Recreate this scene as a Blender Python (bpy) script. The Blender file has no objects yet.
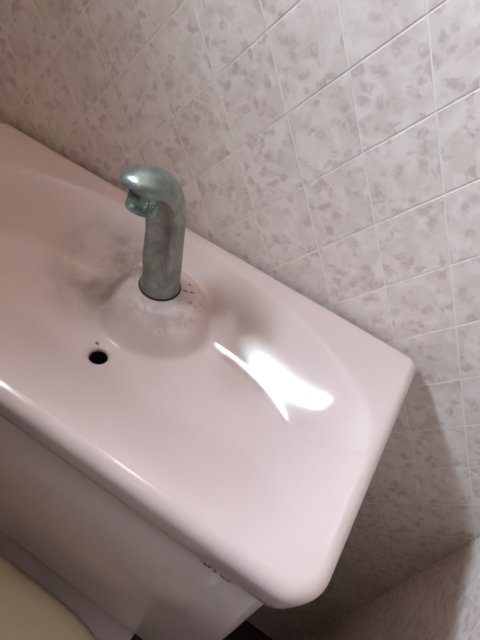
import bpy, bmesh, math, random
import numpy as np
from mathutils import Matrix, Vector

scene = bpy.context.scene
COL = scene.collection
U = 0.0315            # modelling unit in metres (half the width of a wall tile)
Z0 = 0.86             # height of the tank lid's rim above the floor


def W(x, y, z):
    return Vector((x * U, y * U, z * U + Z0))


# ------------------------------------------------------------------ camera
cam_d = bpy.data.cameras.new('camera')
cam = bpy.data.objects.new('camera', cam_d)
COL.objects.link(cam)
cam_d.sensor_fit = 'AUTO'
cam_d.sensor_width = 36.0
cam_d.lens = 518.0 / 640.0 * 36.0
cam_d.clip_start = 0.01
CR = Vector((0.84164494, 0.48732693, 0.23269347)).normalized()
CD = Vector((0.50923012, -0.57274508, -0.64237665)).normalized()
CF = Vector((-0.1797734, 0.65914758, -0.73020955)).normalized()
CP = W(4.782, -11.208, 9.748)
cam.matrix_world = Matrix(((CR.x, -CD.x, -CF.x, CP.x), (CR.y, -CD.y, -CF.y, CP.y),
                           (CR.z, -CD.z, -CF.z, CP.z), (0, 0, 0, 1)))
scene.camera = cam

# ------------------------------------------------------------------ light
XR, XL, YF, ZC = 12.15 * U, -12.3 * U, -1.15, 2.3       # right wall, left wall, front wall, ceiling
WIN_Y, WIN_Z, WIN_W, WIN_H = -0.34, 1.57, 0.34, 0.15    # window in the left wall

world = bpy.data.worlds.new('world')
scene.world = world
world.use_nodes = True
bg = world.node_tree.nodes['Background']
bg.inputs[0].default_value = (0.75, 0.86, 1.0, 1)
bg.inputs[1].default_value = 0.6

ld = bpy.data.lights.new('window_daylight', 'AREA')
ld.shape = 'RECTANGLE'
ld.size, ld.size_y = WIN_H, WIN_W
ld.energy = 34.0
ld.color = (0.80, 0.98, 1.13)
lo = bpy.data.objects.new('window_daylight', ld)
lo.location = (XL - 0.05, WIN_Y, WIN_Z)
lo.rotation_euler = (0, math.radians(-90), 0)            # shines towards +x
COL.objects.link(lo)

FILL_RADIANCE = 50.0                                              # radiance of the added, unseen fill lamp's globe (built with the lamp)

vs = scene.view_settings
vs.view_transform = 'Standard'
vs.look = 'None'
vs.gamma = 1.0
vs.use_curve_mapping = False
vs.exposure = 0.33


# ------------------------------------------------------------------ helpers
def obj(name, me, mat=None, parent=None, loc=None):
    o = bpy.data.objects.new(name, me)
    COL.objects.link(o)
    if mat and me is not None and not me.materials:
        me.materials.append(mat)
    if parent:
        o.parent = parent
    if loc is not None:
        o.location = loc
    return o


def tag(o, label=None, cat=None, group=None, kind=None):
    if label: o['label'] = label
    if cat: o['category'] = cat
    if group: o['group'] = group
    if kind: o['kind'] = kind
    return o


def empty(name, loc):
    o = bpy.data.objects.new(name, None)
    o.empty_display_size = 0.05
    o.location = loc
    COL.objects.link(o)
    return o


def mesh(name, verts, faces, smooth=False):
    me = bpy.data.meshes.new(name)
    me.from_pydata([tuple(v) for v in verts], [], faces)
    bm = bmesh.new(); bm.from_mesh(me)
    bmesh.ops.recalc_face_normals(bm, faces=bm.faces)
    bm.to_mesh(me); bm.free()
    if smooth:
        for p in me.polygons: p.use_smooth = True
    return me


def box(name, lo_, hi, bevel=0.0):
    bm = bmesh.new()
    bmesh.ops.create_cube(bm, size=1)
    for v in bm.verts:
        v.co = Vector([(lo_[k] + hi[k]) / 2 + v.co[k] * (hi[k] - lo_[k]) for k in range(3)])
    if bevel:
        bmesh.ops.bevel(bm, geom=bm.edges[:], offset=bevel, segments=2, affect='EDGES', profile=0.5)
    me = bpy.data.meshes.new(name); bm.to_mesh(me); bm.free()
    return me


def loft(name, loops, cap_start=True, cap_end=True, smooth=True):
    n = len(loops[0]); vs_, fs = [], []
    for l in loops: vs_ += l
    for k in range(len(loops) - 1):
        for i in range(n):
            j = (i + 1) % n
            fs.append((k * n + i, k * n + j, (k + 1) * n + j, (k + 1) * n + i))
    if cap_start: fs.append(tuple(range(n)))
    if cap_end: fs.append(tuple(range((len(loops) - 1) * n, len(loops) * n)))
    return mesh(name, vs_, fs, smooth)


def smooth01(t):
    t = max(0.0, min(1.0, t))
    return t * t * (3 - 2 * t)


# ------------------------------------------------------------------ materials
def srgb(r, g, b):
    def f(c):
        c /= 255.0
        return c / 12.92 if c <= 0.04045 else ((c + 0.055) / 1.055) ** 2.4
    return (f(r), f(g), f(b), 1.0)


class NT:
    def __init__(s, name):
        s.m = bpy.data.materials.new(name); s.m.use_nodes = True
        s.t = s.m.node_tree; s.b = s.t.nodes['Principled BSDF']

    def n(s, typ, **kw):
        x = s.t.nodes.new(typ)
        for k, v in kw.items(): setattr(x, k, v)
        return x

    def l(s, a, b): s.t.links.new(a, b)

    def val(s, sock, v):
        if hasattr(v, 'is_output'): s.l(v, sock)
        else: sock.default_value = v

    def math(s, op, a, b=0.0, c=None):
        x = s.n('ShaderNodeMath', operation=op)
        s.val(x.inputs[0], a); s.val(x.inputs[1], b)
        if c is not None: s.val(x.inputs[2], c)
        return x.outputs[0]

    def noise(s, vec, scale, detail=3, rough=.5, dist=0.0):
        x = s.n('ShaderNodeTexNoise')
        s.l(vec, x.inputs['Vector']); x.inputs['Scale'].default_value = scale
        x.inputs['Detail'].default_value = detail; x.inputs['Roughness'].default_value = rough
        x.inputs['Distortion'].default_value = dist
        return x.outputs['Fac']

    def step(s, v, a, b):
        x = s.n('ShaderNodeMapRange', interpolation_type='SMOOTHSTEP')
        s.val(x.inputs['Value'], v); x.inputs['From Min'].default_value = a; x.inputs['From Max'].default_value = b
        return x.outputs[0]

    def mix(s, f, a, b):
        x = s.n('ShaderNodeMix', data_type='RGBA')
        s.val(x.inputs[0], f); s.val(x.inputs[6], a); s.val(x.inputs[7], b)
        return x.outputs[2]

    def objco(s): return s.n('ShaderNodeTexCoord').outputs['Object']

    def blob(s, vec, c, r, soft=1.0):
        """1 inside an ellipsoid about c with radii r, falling to 0 at its surface"""
        sub = s.n('ShaderNodeVectorMath', operation='SUBTRACT'); s.l(vec, sub.inputs[0]); sub.inputs[1].default_value = c
        dv = s.n('ShaderNodeVectorMath', operation='DIVIDE'); s.l(sub.outputs[0], dv.inputs[0]); dv.inputs[1].default_value = r
        ln = s.n('ShaderNodeVectorMath', operation='LENGTH'); s.l(dv.outputs[0], ln.inputs[0])
        return s.step(ln.outputs['Value'], 1.0, 1.0 - soft)

    def bump(s, h, strength, dist):
        x = s.n('ShaderNodeBump'); s.l(h, x.inputs['Height'])
        x.inputs['Strength'].default_value = strength; x.inputs['Distance'].default_value = dist
        s.l(x.outputs[0], s.b.inputs['Normal'])

    def set(s, **kw):
        for k, v in kw.items(): s.val(s.b.inputs[k.replace('_', ' ')], v)
        return s.m


def plain(name, c, rough=.5, metal=0.0, amount=.05, scale=30):
    t = NT(name)
    n = t.noise(t.objco(), scale, 4)
    dark = tuple(v * (1 - amount * 2.5) for v in c[:3]) + (1,)
    return t.set(Base_Color=t.mix(t.step(n, .3, .7), dark, c), Roughness=rough, Metallic=metal)


# wall tile: pale pinkish beige with mauve petals
def tile_material():
    t = NT('petal_tile')
    co = t.objco()
    rnd = t.n('ShaderNodeObjectInfo').outputs['Random']
    off = t.n('ShaderNodeCombineXYZ')
    t.l(t.math('MULTIPLY', rnd, 7.3), off.inputs[0]); t.l(t.math('MULTIPLY', rnd, 3.1), off.inputs[1]); t.l(t.math('MULTIPLY', rnd, 11.7), off.inputs[2])
    add = t.n('ShaderNodeVectorMath', operation='ADD'); t.l(co, add.inputs[0]); t.l(off.outputs[0], add.inputs[1])
    v = add.outputs[0]
    wn = t.n('ShaderNodeTexNoise'); t.l(v, wn.inputs['Vector']); wn.inputs['Scale'].default_value = 60; wn.inputs['Detail'].default_value = 2
    sc = t.n('ShaderNodeVectorMath', operation='SCALE'); t.l(wn.outputs['Color'], sc.inputs[0]); sc.inputs['Scale'].default_value = 0.022
    w2 = t.n('ShaderNodeVectorMath', operation='ADD'); t.l(v, w2.inputs[0]); t.l(sc.outputs[0], w2.inputs[1])
    vo = t.n('ShaderNodeTexVoronoi', feature='F1'); t.l(w2.outputs[0], vo.inputs['Vector']); vo.inputs['Scale'].default_value = 100
    vrand = t.n('ShaderNodeSeparateColor'); t.l(vo.outputs['Color'], vrand.inputs[0])
    petal = t.math('MULTIPLY', t.step(vo.outputs['Distance'], .68, .28), t.step(vrand.outputs[0], .12, .78))
    shade = t.noise(v, 190, 3, .6, .6)
    petal = t.math('MULTIPLY', petal, t.step(shade, .26, .58))
    cloud = t.noise(v, 38, 3, .55, 1.2)
    base = t.mix(t.step(cloud, .36, .66), srgb(222, 209, 202), srgb(236, 225, 220))
    pale = t.math('MULTIPLY', t.step(vo.outputs['Distance'], .5, .2), t.step(vrand.outputs[1], .7, .85))
    base = t.mix(t.math('MULTIPLY', pale, .5), base, srgb(240, 230, 224))
    colr = t.mix(t.math('MULTIPLY', petal, .62), base, srgb(190, 160, 159))
    speck = t.step(t.noise(v, 420, 2), .70, .76)
    colr = t.mix(t.math('MULTIPLY', speck, .12), colr, srgb(140, 110, 108))
    t.bump(t.noise(v, 260, 2), .04, .0006)
    return t.set(Base_Color=colr, Roughness=.42)


M_TILE = tile_material()
M_GROUT = plain('grout', srgb(240, 234, 227), .85, amount=.04, scale=120)
M_CEIL = plain('ceiling_white', srgb(140, 108, 78), .9)
M_PLASTER = plain('plaster', srgb(96, 70, 48), .9)
M_WOOD = plain('door_wood', srgb(66, 44, 30), .5, amount=.12, scale=14)
M_FLOOR = plain('floor_vinyl', srgb(48, 38, 33), .5, amount=.1, scale=20)
M_ALU = plain('window_aluminium', srgb(150, 148, 144), .4, .8)
M_CREAM = plain('seat_cream', srgb(192, 180, 152), .38, amount=.02, scale=8)


def porcelain(name, stains):
    t = NT(name)
    co = t.objco()
    c = t.mix(t.step(t.noise(co, 6, 2), .3, .7), srgb(205, 187, 186), srgb(211, 194, 193))
    rough = .14
    if stains == 'lid':
        # grime smear plus painted soft shade in the bowl beside the faucet, coordinates in metres in the lid's own frame
        n = t.step(t.noise(co, 22, 5, .62, .5), .26, .60)
        g = t.math('MULTIPLY', t.blob(co, (-1.7 * U, -2.6 * U, -.8 * U), (2.3 * U, 2.1 * U, 2.0 * U), .8), n)
        c = t.mix(t.math('MULTIPLY', g, .85), c, srgb(104, 88, 74))
        n1 = t.step(t.noise(co, 46, 5, .7, 1.0), .44, .70)
        g1 = t.math('MULTIPLY', t.blob(co, (.35 * U, -3.0 * U, -.4 * U), (2.3 * U, 2.0 * U, 1.2 * U), .7), n1)
        c = t.mix(t.math('MULTIPLY', g1, .50), c, srgb(150, 130, 116))
        n5 = t.step(t.noise(co, 70, 4, .65, 1.2), .44, .62)
        g5 = t.math('MULTIPLY', t.blob(co, (.75 * U, -3.15 * U, -.6 * U), (1.6 * U, .75 * U, .7 * U), .7), n5)
        c = t.mix(t.math('MULTIPLY', g5, .55), c, srgb(238, 224, 214))
        g2 = t.math('MULTIPLY', t.blob(co, (.55 * U, -2.1 * U, -.3 * U), (.9 * U, .6 * U, .8 * U), .5), t.step(t.noise(co, 150, 3), .58, .66))
        c = t.mix(t.math('MULTIPLY', g2, .75), c, srgb(70, 52, 42))
        n3 = t.step(t.noise(co, 12, 4), .18, .62)
        g3 = t.math('MULTIPLY', t.blob(co, (-3.6 * U, -3.4 * U, -.8 * U), (4.6 * U, 3.4 * U, 2.2 * U), .9), n3)  # tan ageing, also painting in the warmer light of the left side
        c = t.mix(t.math('MULTIPLY', g3, .34), c, srgb(176, 142, 120))
        # rust by the drain
        g4 = t.math('MULTIPLY', t.blob(co, (-.54 * U, -4.38 * U, -1.5 * U), (.09 * U, .06 * U, .5 * U), .6), 1.0)
        c = t.mix(g4, c, srgb(110, 78, 56))
        mix = t.math('ADD', .10, t.math('MULTIPLY', t.math('MAXIMUM', g1, g), .55))
        rough = mix
        t.b.inputs['IOR'].default_value = 1.42
    if stains == 'bowl': rough = .45
    if stains == 'tank':
        # dark flecks of dirt along the seam and a rubbed streak below it
        # (coordinates from the tank's own origin)
        at = lambda x, y, z: ((x + .55) * U, (y + 3.8) * U, (z + 13) * U)
        n = t.step(t.noise(co, 230, 2), .46, .54)
        g = t.math('MULTIPLY', t.blob(co, at(5.1, -7.27, -1.84), (.50 * U, .9 * U, .11 * U), .4), n)
        g2 = t.math('MULTIPLY', t.blob(co, at(5.15, -7.27, -2.3), (.15 * U, .9 * U, .75 * U), .7), .35)
        n2 = t.step(t.noise(co, 34, 4, .6, .8), .46, .60)
        g3 = t.math('MULTIPLY', t.blob(co, at(4.7, -7.27, -5.0), (1.6 * U, 1.5 * U, 3.6 * U), .6), n2)
        c = t.mix(t.math('MULTIPLY', g3, .16), c, srgb(150, 132, 126))
        c = t.mix(g2, c, srgb(240, 232, 228))
        c = t.mix(t.math('MULTIPLY', g, .9), c, srgb(60, 48, 44))
        rough = .2
    return t.set(Base_Color=c, Roughness=rough, Specular_IOR_Level=.5)


M_LID = porcelain('pink_porcelain_basin', 'lid')
M_TANK = porcelain('pink_porcelain_tank', 'tank')
M_BOWL = porcelain('pink_porcelain_bowl', 'bowl')


def metal_old():
    t = NT('tarnished_metal')
    co = t.objco()
    a = t.noise(co, 60, 5, .7)
    c = t.mix(t.step(a, .35, .68), srgb(118, 124, 120), srgb(158, 163, 158))
    g = t.noise(co, 28, 3)
    c = t.mix(t.math('MULTIPLY', t.step(g, .5, .68), .40), c, srgb(112, 134, 122))
    pit = t.step(t.noise(co, 520, 2), .60, .68)
    up = t.blob(co, (0, -4.2 * U, 3.9 * U), (1.3 * U, 1.6 * U, 1.1 * U), .5)
    pit = t.math('MULTIPLY', pit, up)
    c = t.mix(t.math('MULTIPLY', pit, .5), c, srgb(196, 204, 190))
    r = t.math('ADD', .26, t.math('MULTIPLY', a, .24))
    t.bump(t.noise(co, 420, 3), .18, .0006)
    return t.set(Base_Color=c, Roughness=r, Metallic=.72)


def metal_green():
    t = NT('verdigris_outlet')
    co = t.objco()
    c = t.mix(t.step(t.noise(co, 120, 4), .42, .62), srgb(76, 112, 100), srgb(132, 158, 146))
    c = t.mix(t.step(t.noise(co, 210, 3), .60, .68), c, srgb(206, 204, 190))
    c = t.mix(t.step(t.noise(co, 170, 2), .66, .72), c, srgb(36, 38, 34))
    t.bump(t.noise(co, 300, 3), .5, .001)
    return t.set(Base_Color=c, Roughness=.6, Metallic=.2)


M_FAUCET = metal_old()
M_OUTLET = metal_green()
M_BLACK = plain('dark_inside', srgb(26, 24, 24), .7)
M_RUST = plain('rusty_seal', srgb(66, 48, 40), .8, amount=.2, scale=300)


# ------------------------------------------------------------------ the room
def structure(name, me, mat):
    return tag(obj(name, me, mat), kind='structure')


T = 0.0003                      # tiles stand this far proud of the grout
floor = structure('floor', box('floor', (XL - .1, YF - .1, -.1), (XR + .1, .1, 0)), M_FLOOR)
ceiling = structure('ceiling', box('ceiling', (XL - .1, YF - .1, ZC), (XR + .1, .1, ZC + .1)), M_CEIL)
wall_back = structure('wall_back', box('wall_back', (XL - .1, T, 0), (XR + .1, .1, ZC)), M_GROUT)
wall_right = structure('wall_right', box('wall_right', (XR + T, YF, 0), (XR + .1, T, ZC)), M_GROUT)
wall_front = structure('wall_front', box('wall_front', (XL - .1, YF - .1, 0), (XR + .1, YF, ZC)), M_PLASTER)

# left wall with the window opening
bm = bmesh.new()
y0, y1 = WIN_Y - WIN_W / 2, WIN_Y + WIN_W / 2
z0, z1 = WIN_Z - WIN_H / 2, WIN_Z + WIN_H / 2
for a, b in (((YF, 0), (y0, ZC)), ((y1, 0), (T, ZC)), ((y0, 0), (y1, z0)), ((y0, z1), (y1, ZC))):
    ret = bmesh.ops.create_cube(bm, size=1)
    for v in ret['verts']:
        v.co = Vector((XL - T - .06 + v.co.x * .12, (a[0] + b[0]) / 2 + v.co.y * (b[0] - a[0]), (a[1] + b[1]) / 2 + v.co.z * (b[1] - a[1])))
me = bpy.data.meshes.new('wall_left'); bm.to_mesh(me); bm.free()
wall_left = structure('wall_left', me, M_GROUT)

# dark plaster panels above the side tiles, added unseen to cut bounced light
ZW, ZWR = 1.17, 1.03
up_r = obj('upper_bounce_absorber', box('upper_bounce_absorber', (XR - .004, YF, ZWR), (XR + T, 0, ZC)), M_PLASTER, wall_right)
for a, b in (((YF, ZW), (y0, ZC)), ((y1, ZW), (0, ZC)), ((y0, ZW), (y1, z0)), ((y0, z1), (y1, ZC))):
    obj('upper_bounce_absorber', box('upper_bounce_absorber', (XL - T, a[0], a[1]), (XL + .004, b[0], b[1])), M_PLASTER, wall_left)

# window: frame and louvre slats of glass
window = tag(bpy.data.objects.new('window_1', None), kind='structure')
window.location = (XL, WIN_Y, WIN_Z); COL.objects.link(window)
fr = .012
for (a, b) in (((-.03, -WIN_W / 2, -WIN_H / 2), (-.005, WIN_W / 2, -WIN_H / 2 + fr)), ((-.03, -WIN_W / 2, WIN_H / 2 - fr), (-.005, WIN_W / 2, WIN_H / 2)),
               ((-.03, -WIN_W / 2, -WIN_H / 2), (-.005, -WIN_W / 2 + fr, WIN_H / 2)), ((-.03, WIN_W / 2 - fr, -WIN_H / 2), (-.005, WIN_W / 2, WIN_H / 2))):
    obj('window_frame', box('window_frame', a, b, .001), M_ALU, window)
for k in range(5):
    zz = -WIN_H / 2 + WIN_H * (k + 1) / 6
    obj('louvre_slat', box('louvre_slat', (-.024, -WIN_W / 2 + fr, zz - .0018), (-.016, WIN_W / 2 - fr, zz + .0018), .0003), M_ALU, window)

# door behind the camera
door = tag(bpy.data.objects.new('door_1', None), kind='structure')
door.location = (0, YF, 0); COL.objects.link(door)
obj('door_leaf', box('door_leaf', (-.31, .0, .01), (.31, .03, 1.98), .002), M_WOOD, door)
obj('door_panel', box('door_panel', (-.22, .03, .15), (.22, .036, .9), .003), M_WOOD, door)
obj('door_panel', box('door_panel', (-.22, .03, 1.05), (.22, .036, 1.85), .003), M_WOOD, door)
obj('door_handle', box('door_handle', (.22, .03, .97), (.29, .06, .99), .004), M_ALU, door)


# fill lamp: small warm globe added out of view to brighten the left side
fill_light = empty('ceiling_fill_light', (-.20, -.20, ZC))
tag(fill_light, 'added unseen warm lamp above the toilet', 'fill_light')


def revolve(name, prof_, n=32):
    return loft(name, [[Vector((r * math.cos(2 * math.pi * i / n), r * math.sin(2 * math.pi * i / n), z)) for i in range(n)] for r, z in prof_])


obj('fill_base', revolve('fill_base', ((.055, 0), (.055, -.012), (.045, -.02), (.03, -.022))), M_ALU, fill_light)
gm = NT('fill_globe')
gm.set(Base_Color=(.9, .85, .75, 1), Emission_Color=(1.0, .79, .58, 1), Emission_Strength=FILL_RADIANCE)
obj('fill_globe', revolve('fill_globe', [(max(.001, .06 * math.sin(a)), -.075 + .06 * math.cos(a)) for a in [math.pi * k / 16 for k in range(1, 17)]]), gm.m, fill_light)


# ------------------------------------------------------------------ diamond wall tiles
TB = 1.459                      # half height of a diamond, in units; half width is 1
GAP = 0.021                     # half of the joint, in units
ZN = 5.734                      # height of a row of joints


def clip(poly, lo_, hi):
    for ax, lim, sg in ((0, lo_[0], 1), (0, hi[0], -1), (1, lo_[1], 1), (1, hi[1], -1)):
        out = []
        for i in range(len(poly)):
            p, q = poly[i], poly[(i + 1) % len(poly)]
            dp, dq = (p[ax] - lim) * sg, (q[ax] - lim) * sg
            if dp >= 0: out.append(p)
            if (dp > 0 > dq) or (dp < 0 < dq):
                t = dp / (dp - dq); out.append((p[0] + (q[0] - p[0]) * t, p[1] + (q[1] - p[1]) * t))
        poly = out
        if len(poly) < 3: return []
    return poly


def tile_geo(poly):
    """poly in metres in (s, z) about its own centre; returns verts (s, depth, z) and faces; face at depth 0, bottom at T"""
    n = len(poly)
    cx = sum(p[0] for p in poly) / n; cz = sum(p[1] for p in poly) / n

    def shrink(d):
        o = []
        for (a, b) in poly:
            L = math.hypot(a - cx, b - cz) or 1
            o.append((a - (a - cx) / L * d, b - (b - cz) / L * d))
        return o
    v = [(a, T, b) for a, b in poly] + [(a, .00012, b) for a, b in poly] + [(a, 0, b) for a, b in shrink(.0004)]
    f = [tuple(range(2 * n, 3 * n))]
    for k in (0, 1):
        for i in range(n):
            j = (i + 1) % n
            f.append((k * n + i, k * n + j, (k + 1) * n + j, (k + 1) * n + i))
    return v, f


e = math.hypot(1, TB)
shr = 1 - GAP * e / TB            # shrink the diamond so that its sides move in by GAP
DIAMOND = [(U * shr, 0), (0, TB * U * shr), (-U * shr, 0), (0, -TB * U * shr)]
tv, tf = tile_geo(DIAMOND)
TILE_ME = mesh('tile', tv, tf); TILE_ME.materials.append(M_TILE)


def project(p):
    d = p - CP
    z = d.dot(CF)
    if z < .02: return None
    return (240 + 518 * d.dot(CR) / z, 320 + 518 * d.dot(CD) / z)


def tile_wall(parent, rot, place, s_range, z_range, s_off, limit, skip=None):
    """place(s, z) -> world point on the wall face; s, z in metres"""
    cells = []
    m0, m1 = int(s_range[0] / U) - 3, int(s_range[1] / U) + 3
    n0, n1 = int(((z_range[0] - Z0) / U - ZN) / TB) - 3, int(((z_range[1] - Z0) / U - ZN) / TB) + 3
    for m in range(m0, m1 + 1):
        for n in range(n0, n1 + 1):
            if (m + n) % 2 == 0: continue
            cs, cz = (s_off + m) * U, (ZN + n * TB) * U + Z0
            if skip and skip(cs, cz): continue
            poly = [(a + cs, b + cz) for a, b in DIAMOND]
            whole = all(s_range[0] <= a <= s_range[1] and z_range[0] <= b <= z_range[1] for a, b in poly)
            if not whole:
                poly = clip(poly, (s_range[0], z_range[0]), (s_range[1], z_range[1]))
                if len(poly) < 3: continue
            hit = None
            pts = [project(place(a, b)) for a, b in poly + [(cs, cz)]]
            if any(q and -40 < q[0] < 520 and -40 < q[1] < 680 for q in pts):
                hit = (place(cs, cz) - CP).length
            cells.append((hit, whole, cs, cz, poly))
    seen = sorted([c for c in cells if c[0] is not None], key=lambda c: c[0])[:limit]
    ids = set(id(c) for c in seen)
    rv, rf = [], []
    for c in cells:
        hit, whole, cs, cz, poly = c
        if id(c) in ids:
            if whole: me_ = TILE_ME
            else:
                v, f = tile_geo([(a - cs, b - cz) for a, b in poly]); me_ = mesh('tile_cut', v, f); me_.materials.append(M_TILE)
            o = obj('tile', me_, None, parent, place(cs, cz)); o.rotation_euler = (0, 0, rot)
        else:
            v, f = tile_geo(poly); k = len(rv)
            rv += v; rf += [tuple(i + k for i in q) for q in f]
    if rv:
        me_ = mesh('tile_field', rv, rf)
        o = obj('tile_field', me_, M_TILE, parent, place(0, 0)); o.rotation_euler = (0, 0, rot)
        o['kind'] = 'stuff'
    return len(seen)


eps = .0004
tile_wall(wall_back, 0, lambda s, z: Vector((s, 0, z)), (XL + eps, XR - eps), (0.001, ZC - .001), .10, 300)
# right wall: s runs along -y, the face looks towards -x
tile_wall(wall_right, -math.pi / 2, lambda s, z: Vector((XR, -s, z)), (eps + .001, -YF - .001), (0.001, ZWR), 0.0, 60)
# left wall: s runs along +y, the face looks towards +x
tile_wall(wall_left, math.pi / 2, lambda s, z: Vector((XL, s, z)), (YF + .001, -.001 - eps), (0.001, ZW), 0.0, 0)

# ------------------------------------------------------------------ tank body
LX0, LX1, LY0, LY1 = -7.96, 6.99, -7.56, -.16      # lid outline


def rrect(x0, x1, ya, yb, radii, n=14):
    """rounded rectangle, counter-clockwise from the back-right corner; radii (br, bl, fl, fr); returns points and normals"""
    cs = [(x1, yb, 0), (x0, yb, 90), (x0, ya, 180), (x1, ya, 270)]
    out = []
    for (cx, cy, a0), r in zip(cs, radii):
        sx = -1 if cx == x1 else 1; sy = -1 if cy == yb else 1
        for k in range(n + 1):
            a = math.radians(a0 + 90 * k / n)
            out.append((cx + sx * r + r * math.cos(a), cy + sy * r + r * math.sin(a), math.cos(a), math.sin(a)))
    return out


tank = empty('toilet_tank', W(-.55, -3.8, -13))
tag(tank, 'pink porcelain toilet tank body under the hand-wash basin lid', 'toilet tank')


def in_tank(v): return v - tank.location


tx0, tx1, ty0, ty1 = -7.35, 6.42, -7.27, -.4
loops = []
for z, ins in ((-12.4, .55), (-1.32, .30), (-1.27, .26), (-1.27, .04), (-1.31, 0), (-6, .02), (-11.9, .06), (-12.5, .14), (-12.85, .35), (-13.0, .75)):
    taper = max(0, (-z - 6) / 7) * .10 if ins != .55 else 0
    loops.append([in_tank(W(x, y, z)) for x, y, _, _ in rrect(tx0 + ins + taper, tx1 - ins - taper, ty0 + ins, ty1 - ins, (.5 - ins * .4,) * 4, 10)])
tb = obj('tank_body', loft('tank_body', loops, False, True), M_TANK, tank)
md = tb.modifiers.new('edge', 'EDGE_SPLIT'); md.split_angle = math.radians(50)

# ------------------------------------------------------------------ lid with the hand-wash basin
HX, HY, HR = -.26, -4.66, .262                     # drain hole
FX, FY = -0.02, -2.52                               # faucet


BCX, BCY, BA, BB, BF, BN = -.40, -3.65, 6.95, 2.9, 3.6, 4.6     # bowl outline: half ellipse behind, squarish in front


def bowl_outline(n=900):
    a = np.linspace(0, 2 * np.pi, n, endpoint=False)
    c, s_ = np.cos(a), np.sin(a)
    ex = np.where(s_ >= 0, 2.0, BN); B = np.where(s_ >= 0, BB, BF)
    return np.c_[BCX + np.sign(c) * abs(c) ** (2 / ex) * BA, BCY + np.sign(s_) * abs(s_) ** (2 / ex) * B]


OUTL = bowl_outline()


def front_share(y):
    f = 1 - np.clip((y + 6.2) / 2.4, 0, 1)                          # 0 behind, 1 at the front
    return f * f * (3 - 2 * f)


def bowl_raw(x, y):
    """height of the lid's upper face (units), arrays in, array out"""
    x = np.asarray(x, float); y = np.asarray(y, float)
    d = np.empty(len(x)); oy = np.empty(len(x))
    for i in range(0, len(x), 5000):
        q = (x[i:i + 5000, None] - OUTL[None, :, 0]) ** 2 + (y[i:i + 5000, None] - OUTL[None, :, 1]) ** 2
        j = q.argmin(1)
        d[i:i + 5000] = np.sqrt(q[np.arange(len(j)), j]); oy[i:i + 5000] = OUTL[j, 1]
    q = np.minimum(abs((x - BCX) / BA), 1)
    ins = (y < BCY + BB * np.sqrt(1 - q * q)) & (y > BCY - BF * (1 - q ** BN) ** (1 / BN)) & (q < 1)
    d = np.where(ins, d, -d)
    f = front_share(y)
    k0 = .10 + .42 * f                                              # rounding of the upper edge
    e_ = np.where(d > k0, d, np.where(d < -k0, 0, (d + k0) ** 2 / (4 * k0)))
    w = 1.78 * (1 - f) + 2.0 * f                                     # width of the bowl's wall
    kk = .16 * (1 - f) + .55 * f                                     # rounding of its foot
    t = e_ / w
    P = np.where(t < 1 - kk, t, np.where(t < 1 + kk, t - (t - 1 + kk) ** 2 / (4 * kk), 1.0))
    return -P * (1.52 - .09 * (np.sqrt((x - HX) ** 2 + .6) - .77))


# the front is softened: the same heights on a grid, blurred
GS = .06
GX = np.arange(LX0 - .6, LX1 + .6, GS); GY = np.arange(LY0 - .6, LY1 + .6, GS)
gx_, gy_ = np.meshgrid(GX, GY)
GZ = bowl_raw(gx_.ravel(), gy_.ravel()).reshape(gx_.shape)
kr = np.exp(-.5 * (np.arange(-12, 13) * GS / .24) ** 2); kr /= kr.sum()
GB = np.apply_along_axis(lambda r: np.convolve(np.pad(r, 12, 'edge'), kr, 'valid'), 0, GZ)
GB = np.apply_along_axis(lambda r: np.convolve(np.pad(r, 12, 'edge'), kr, 'valid'), 1, GB)


def bowl_z(x, y):
    x = np.asarray(x, float); y = np.asarray(y, float)
    u = (x - GX[0]) / GS; v = (y - GY[0]) / GS
    i = u.astype(int); j = v.astype(int); u = u - i; v = v - j
    zs = (GB[j, i] * (1 - u) + GB[j, i + 1] * u) * (1 - v) + (GB[j + 1, i] * (1 - u) + GB[j + 1, i + 1] * u) * v
    f = front_share(y - .1)
    raw = bowl_raw(x, y)
    z = raw * (1 - f) + zs * f
    # boss that carries the faucet
    dx = x - FX - .05
    rb = np.hypot(dx / np.where(dx > 0, 1.16, 1.02), y - FY - .05)
    s1 = np.clip(rb, 0, 1); s2 = np.clip((rb - .85) / 1.1, 0, 1)
    zb = -.34 - .16 * s1 * s1 * s1 - 1.3 * s2 * s2 * (3 - 2 * s2)
    k = .09
    z2 = np.maximum(z, zb) + k * np.log1p(np.exp(-abs(z - zb) / k))
    z = np.where((rb < 2.4) & (raw < 0), np.minimum(z2, 0), z)
    rh = np.hypot(x - HX, y - HY)                                   # countersink round the drain
    return z - .05 * (np.clip(HR + .16 - rh, 0, 1) / .16) ** 2


base_pts = rrect(LX0, LX1, LY0, LY1, (.40, .40, .85, .85), 22)
# add samples along the straight sides
ring = []
N = len(base_pts)
for i in range(N):
    p, q = base_pts[i], base_pts[(i + 1) % N]
    d = math.hypot(q[0] - p[0], q[1] - p[1])
    ring.append(p)
    if d > .3:
        m = int(d / .11)
        for k in range(1, m):
            t = k / m
            ring.append((p[0] + (q[0] - p[0]) * t, p[1] + (q[1] - p[1]) * t, p[2], p[3]))
N = len(ring)
RE = .33                                           # rounding of the outer top edge
lid = empty('basin_lid', W(0, 0, 0))
tag(lid, 'pink porcelain tank lid with a shallow hand-wash basin and round drain hole', 'basin')


def skirt_in(z): return .10 * max(0, (-z - RE)) / 1.0


def m_(x, y, z): return Vector((x * U, y * U, z * U))


verts, faces = [], []
rings = []
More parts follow.
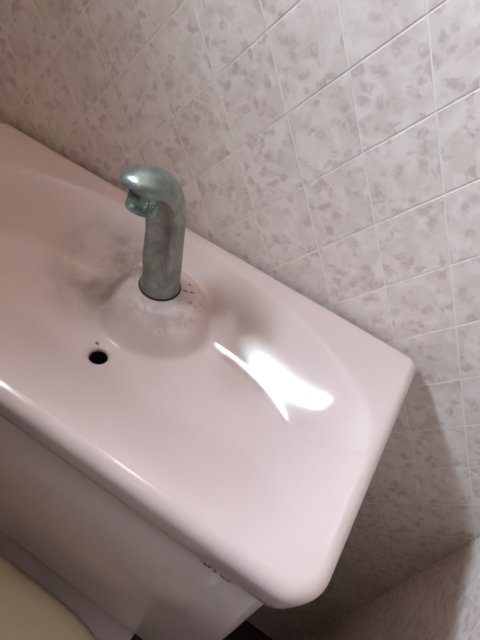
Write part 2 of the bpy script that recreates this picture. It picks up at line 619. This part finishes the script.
# underside inner edge, bottom lip, skirt, rounded top edge
prof = [(-.48, -.80), (-.45, -1.18), (-.20, -1.25), (-.13, -1.235), (-.10, -1.19), (-.06, -.90), (-.02, -.60)]
for k in range(0, 13):
    a = math.radians(90 * k / 12)
    prof.append((-(RE - RE * math.cos(a)) * (1.0), -RE + RE * math.sin(a)))
for off, z in prof:
    rings.append([(x + nx * off, y + ny * off, z) for x, y, nx, ny in ring])
last = [(x - nx * RE, y - ny * RE) for x, y, nx, ny in ring]
# hole ring matched by angle
hole = []
for x, y in last:
    a = math.atan2((y - HY) * 1.0, (x - HX))
    hole.append((HX + HR * math.cos(a), HY + HR * math.sin(a)))
NR = 150
lx = np.array(last); hl = np.array(hole)
for k in range(1, NR + 1):
    p = lx + (hl - lx) * (k / NR)
    rings.append(list(zip(p[:, 0], p[:, 1], bowl_z(p[:, 0], p[:, 1]))))
hz = bowl_z(hl[:, 0], hl[:, 1])
# hole wall going down
for dz, dr in ((.03, .012), (.10, .018), (.5, .02)):
    rings.append([(hx - (hx - HX) / HR * dr, hy - (hy - HY) / HR * dr, zz - dz) for (hx, hy), zz in zip(hole, hz)])
for r in rings: verts += [m_(*p) for p in r]
for k in range(len(rings) - 1):
    for i in range(N):
        j = (i + 1) % N
        faces.append((k * N + i, k * N + j, (k + 1) * N + j, (k + 1) * N + i))
obj('basin', mesh('basin', verts, faces, True), M_LID, lid)
# drain pipe seen through the hole
zb = float(hz.mean())
pr = []
for r, z in ((HR - .02, zb - .1), (HR - .02, zb - 1.6), (.02, zb - 1.62)):
    pr.append([m_(HX + r * math.cos(2 * math.pi * i / 32), HY + r * math.sin(2 * math.pi * i / 32), z) for i in range(32)])
tag(obj('drain', loft('drain', pr, False, True), M_BLACK, lid), label='dark drain hole')

# ------------------------------------------------------------------ faucet
ZB = -.36
faucet = empty('faucet', W(FX, FY, ZB))
tag(faucet, 'tarnished grey metal hooded faucet spout standing on the pink basin', 'faucet')


def bez(P, t):
    # Catmull-Rom through the control rows
    n = len(P) - 1
    s = min(max(t, 0), .99999) * n; i = int(s); u = s - i
    g = lambda k: P[max(0, min(n, k))]
    out = []
    for c in range(len(P[0])):
        a, b, c2, d = g(i - 1)[c], g(i)[c], g(i + 1)[c], g(i + 2)[c]
        out.append(.5 * (2 * b + (c2 - a) * u + (2 * a - 5 * b + 4 * c2 - d) * u * u + (3 * b - a - 3 * c2 + d) * u ** 3))
    return out


# rows: y, z of the axis relative to the base (units), half width, outer radius, inner depth, squareness of the inner face
ROWS = [(0.00, 0.00, .54, .54, .54, 0.0),
        (0.00, 0.45, .50, .51, .48, .15),
        (-.02, 1.00, .46, .48, .40, .75),
        (-.06, 1.58, .43, .46, .34, 1.0),
        (-.15, 2.18, .42, .46, .30, 1.0),
        (-.32, 2.74, .45, .46, .26, 1.0),
        (-.60, 3.24, .49, .47, .20, 1.0),
        (-.94, 3.62, .52, .45, .15, 1.0),
        (-1.28, 3.86, .51, .38, .10, 1.0),
        (-1.56, 3.97, .42, .25, .07, 1.0),
        (-1.72, 4.00, .24, .11, .05, 1.0),
        (-1.76, 4.01, .05, .02, .02, 1.0)]
NS, NA = 84, 64
loops = []
for k in range(NS + 1):
    t = k / NS
    y, z, w, ro, ri, sq = bez(ROWS, t)
    ya, za = bez(ROWS, max(0, t - .01))[:2]; yb_, zb_ = bez(ROWS, min(1, t + .01))[:2]
    ty, tz = yb_ - ya, zb_ - za; L = math.hypot(ty, tz); ty /= L; tz /= L
    ny, nz = tz, -ty                                # outward (back / top) normal: +y at the base
    lp = []
    for i in range(NA):
        a = 2 * math.pi * i / NA
        cx, cn = math.cos(a), math.sin(a)
        if cn >= 0:
            bx, bn = w * cx, ro * cn
        else:
            # inner face: from round to flat, with a slight hollow
            bx = w * cx
            rnd_ = -ri * (-cn)
            flat = -ri * min(1.0, (-cn) * 6.0) + .16 * sq * max(0, 1 - (cx / .72) ** 2) * min(1.0, ri / .2)
            bn = rnd_ * (1 - sq) + flat * sq
        lp.append(Vector((bx * U, (y + ny * bn) * U, (z + nz * bn) * U)))
    loops.append(lp)
spout = obj('spout', loft('spout', loops), M_FAUCET, faucet)

# outlet nozzle under the hood
oy, oz = -1.16, 3.84
ax = Vector((0, -.36, -.93)).normalized()
s1 = Vector((1, 0, 0)); s2 = ax.cross(s1)
loops = []
for d, r in ((-.10, .27), (.16, .27), (.18, .33), (.55, .33), (.60, .30), (.60, .22), (.42, .20), (.42, .02)):
    c0 = Vector((0, oy, oz)) + ax * d
    loops.append([(c0 + (s1 * math.cos(2 * math.pi * i / 28) + s2 * math.sin(2 * math.pi * i / 28)) * r) * U for i in range(28)])
on = obj('outlet', loft('outlet', loops), M_OUTLET, faucet)
on['label'] = 'green corroded outlet nozzle'
on.modifiers.new('edge', 'EDGE_SPLIT').split_angle = math.radians(45)

# rusty seal at the foot
loops = []
for r, z in ((.48, -.02), (.565, -.02), (.575, .01), (.565, .035), (.52, .04)):
    loops.append([Vector((r * math.cos(2 * math.pi * i / 40) * U, r * math.sin(2 * math.pi * i / 40) * U, z * U)) for i in range(40)])
tag(obj('base_seal', loft('base_seal', loops, False, False), M_RUST, faucet), label='dark rusty seal ring')

# ------------------------------------------------------------------ toilet bowl, seat and seat cover
toilet = empty('toilet', (-.0, -.42, 0))
tag(toilet, 'pink porcelain toilet with closed cream plastic seat cover in front of tank', 'toilet')


def oval(cx, cy, A, Bf, Bb, nf, nb, z, n=64):
    out = []
    for i in range(n):
        a = 2 * math.pi * i / n
        c, s = math.cos(a), math.sin(a)
        e_, B = (nb, Bb) if s >= 0 else (nf, Bf)
        x = math.copysign(abs(c) ** (2 / e_), c) * A; y = math.copysign(abs(s) ** (2 / e_), s) * B
        out.append(W(cx + x, cy + y, z) - toilet.location)
    return out


SX, SY = -.55 + .25, -14.2
loops = [oval(SX, SY, 5.75 - d, 7.0 - d, 6.5 - d, 2.1, 3.5, z) for d, z in
         ((.3, -12.95), (.05, -12.9), (0, -12.75), (.06, -12.55), (.22, -12.43), (.6, -12.36), (1.6, -12.28), (3.2, -12.22), (5.2, -12.2))]
tag(obj('seat_cover', loft('seat_cover', loops), M_CREAM, toilet), label='cream plastic seat cover')
loops = [oval(SX, SY, 5.6 - d, 6.85 - d, 6.35 - d, 2.1, 3.5, z) for d, z in ((.3, -13.65), (.03, -13.5), (0, -13.2), (.1, -13.02), (.4, -12.97))]
obj('seat', loft('seat', loops), M_CREAM, toilet)
HW = 4.2
deck = [[W(x, y, z) - toilet.location for x, y, _, _ in rrect(-.3 - HW + d, -.3 + HW - d, -9.6, -.6, (.8,) * 4, 8)] for d, z in ((.5, -17.1), (.12, -15.0), (0, -14.45), (.08, -14.2), (.4, -14.0))]
obj('bowl_deck', loft('bowl_deck', deck), M_BOWL, toilet)
zf = -Z0 / U
body = [oval(SX, SY + d2, A, Bf, Bb, 2.1, 3.0, z) for A, Bf, Bb, d2, z in
        ((5.4, 6.6, 6.0, 0, -13.6), (5.5, 6.7, 6.2, 0, -14.2), (5.1, 6.2, 6.3, .3, -16.5), (3.9, 4.6, 6.6, 1.0, -20), (3.2, 3.8, 7.0, 1.6, -23.5), (3.3, 4.2, 7.2, 1.7, -26.4), (3.5, 4.5, 7.4, 1.7, zf))]
obj('bowl', loft('bowl', body), M_BOWL, toilet)
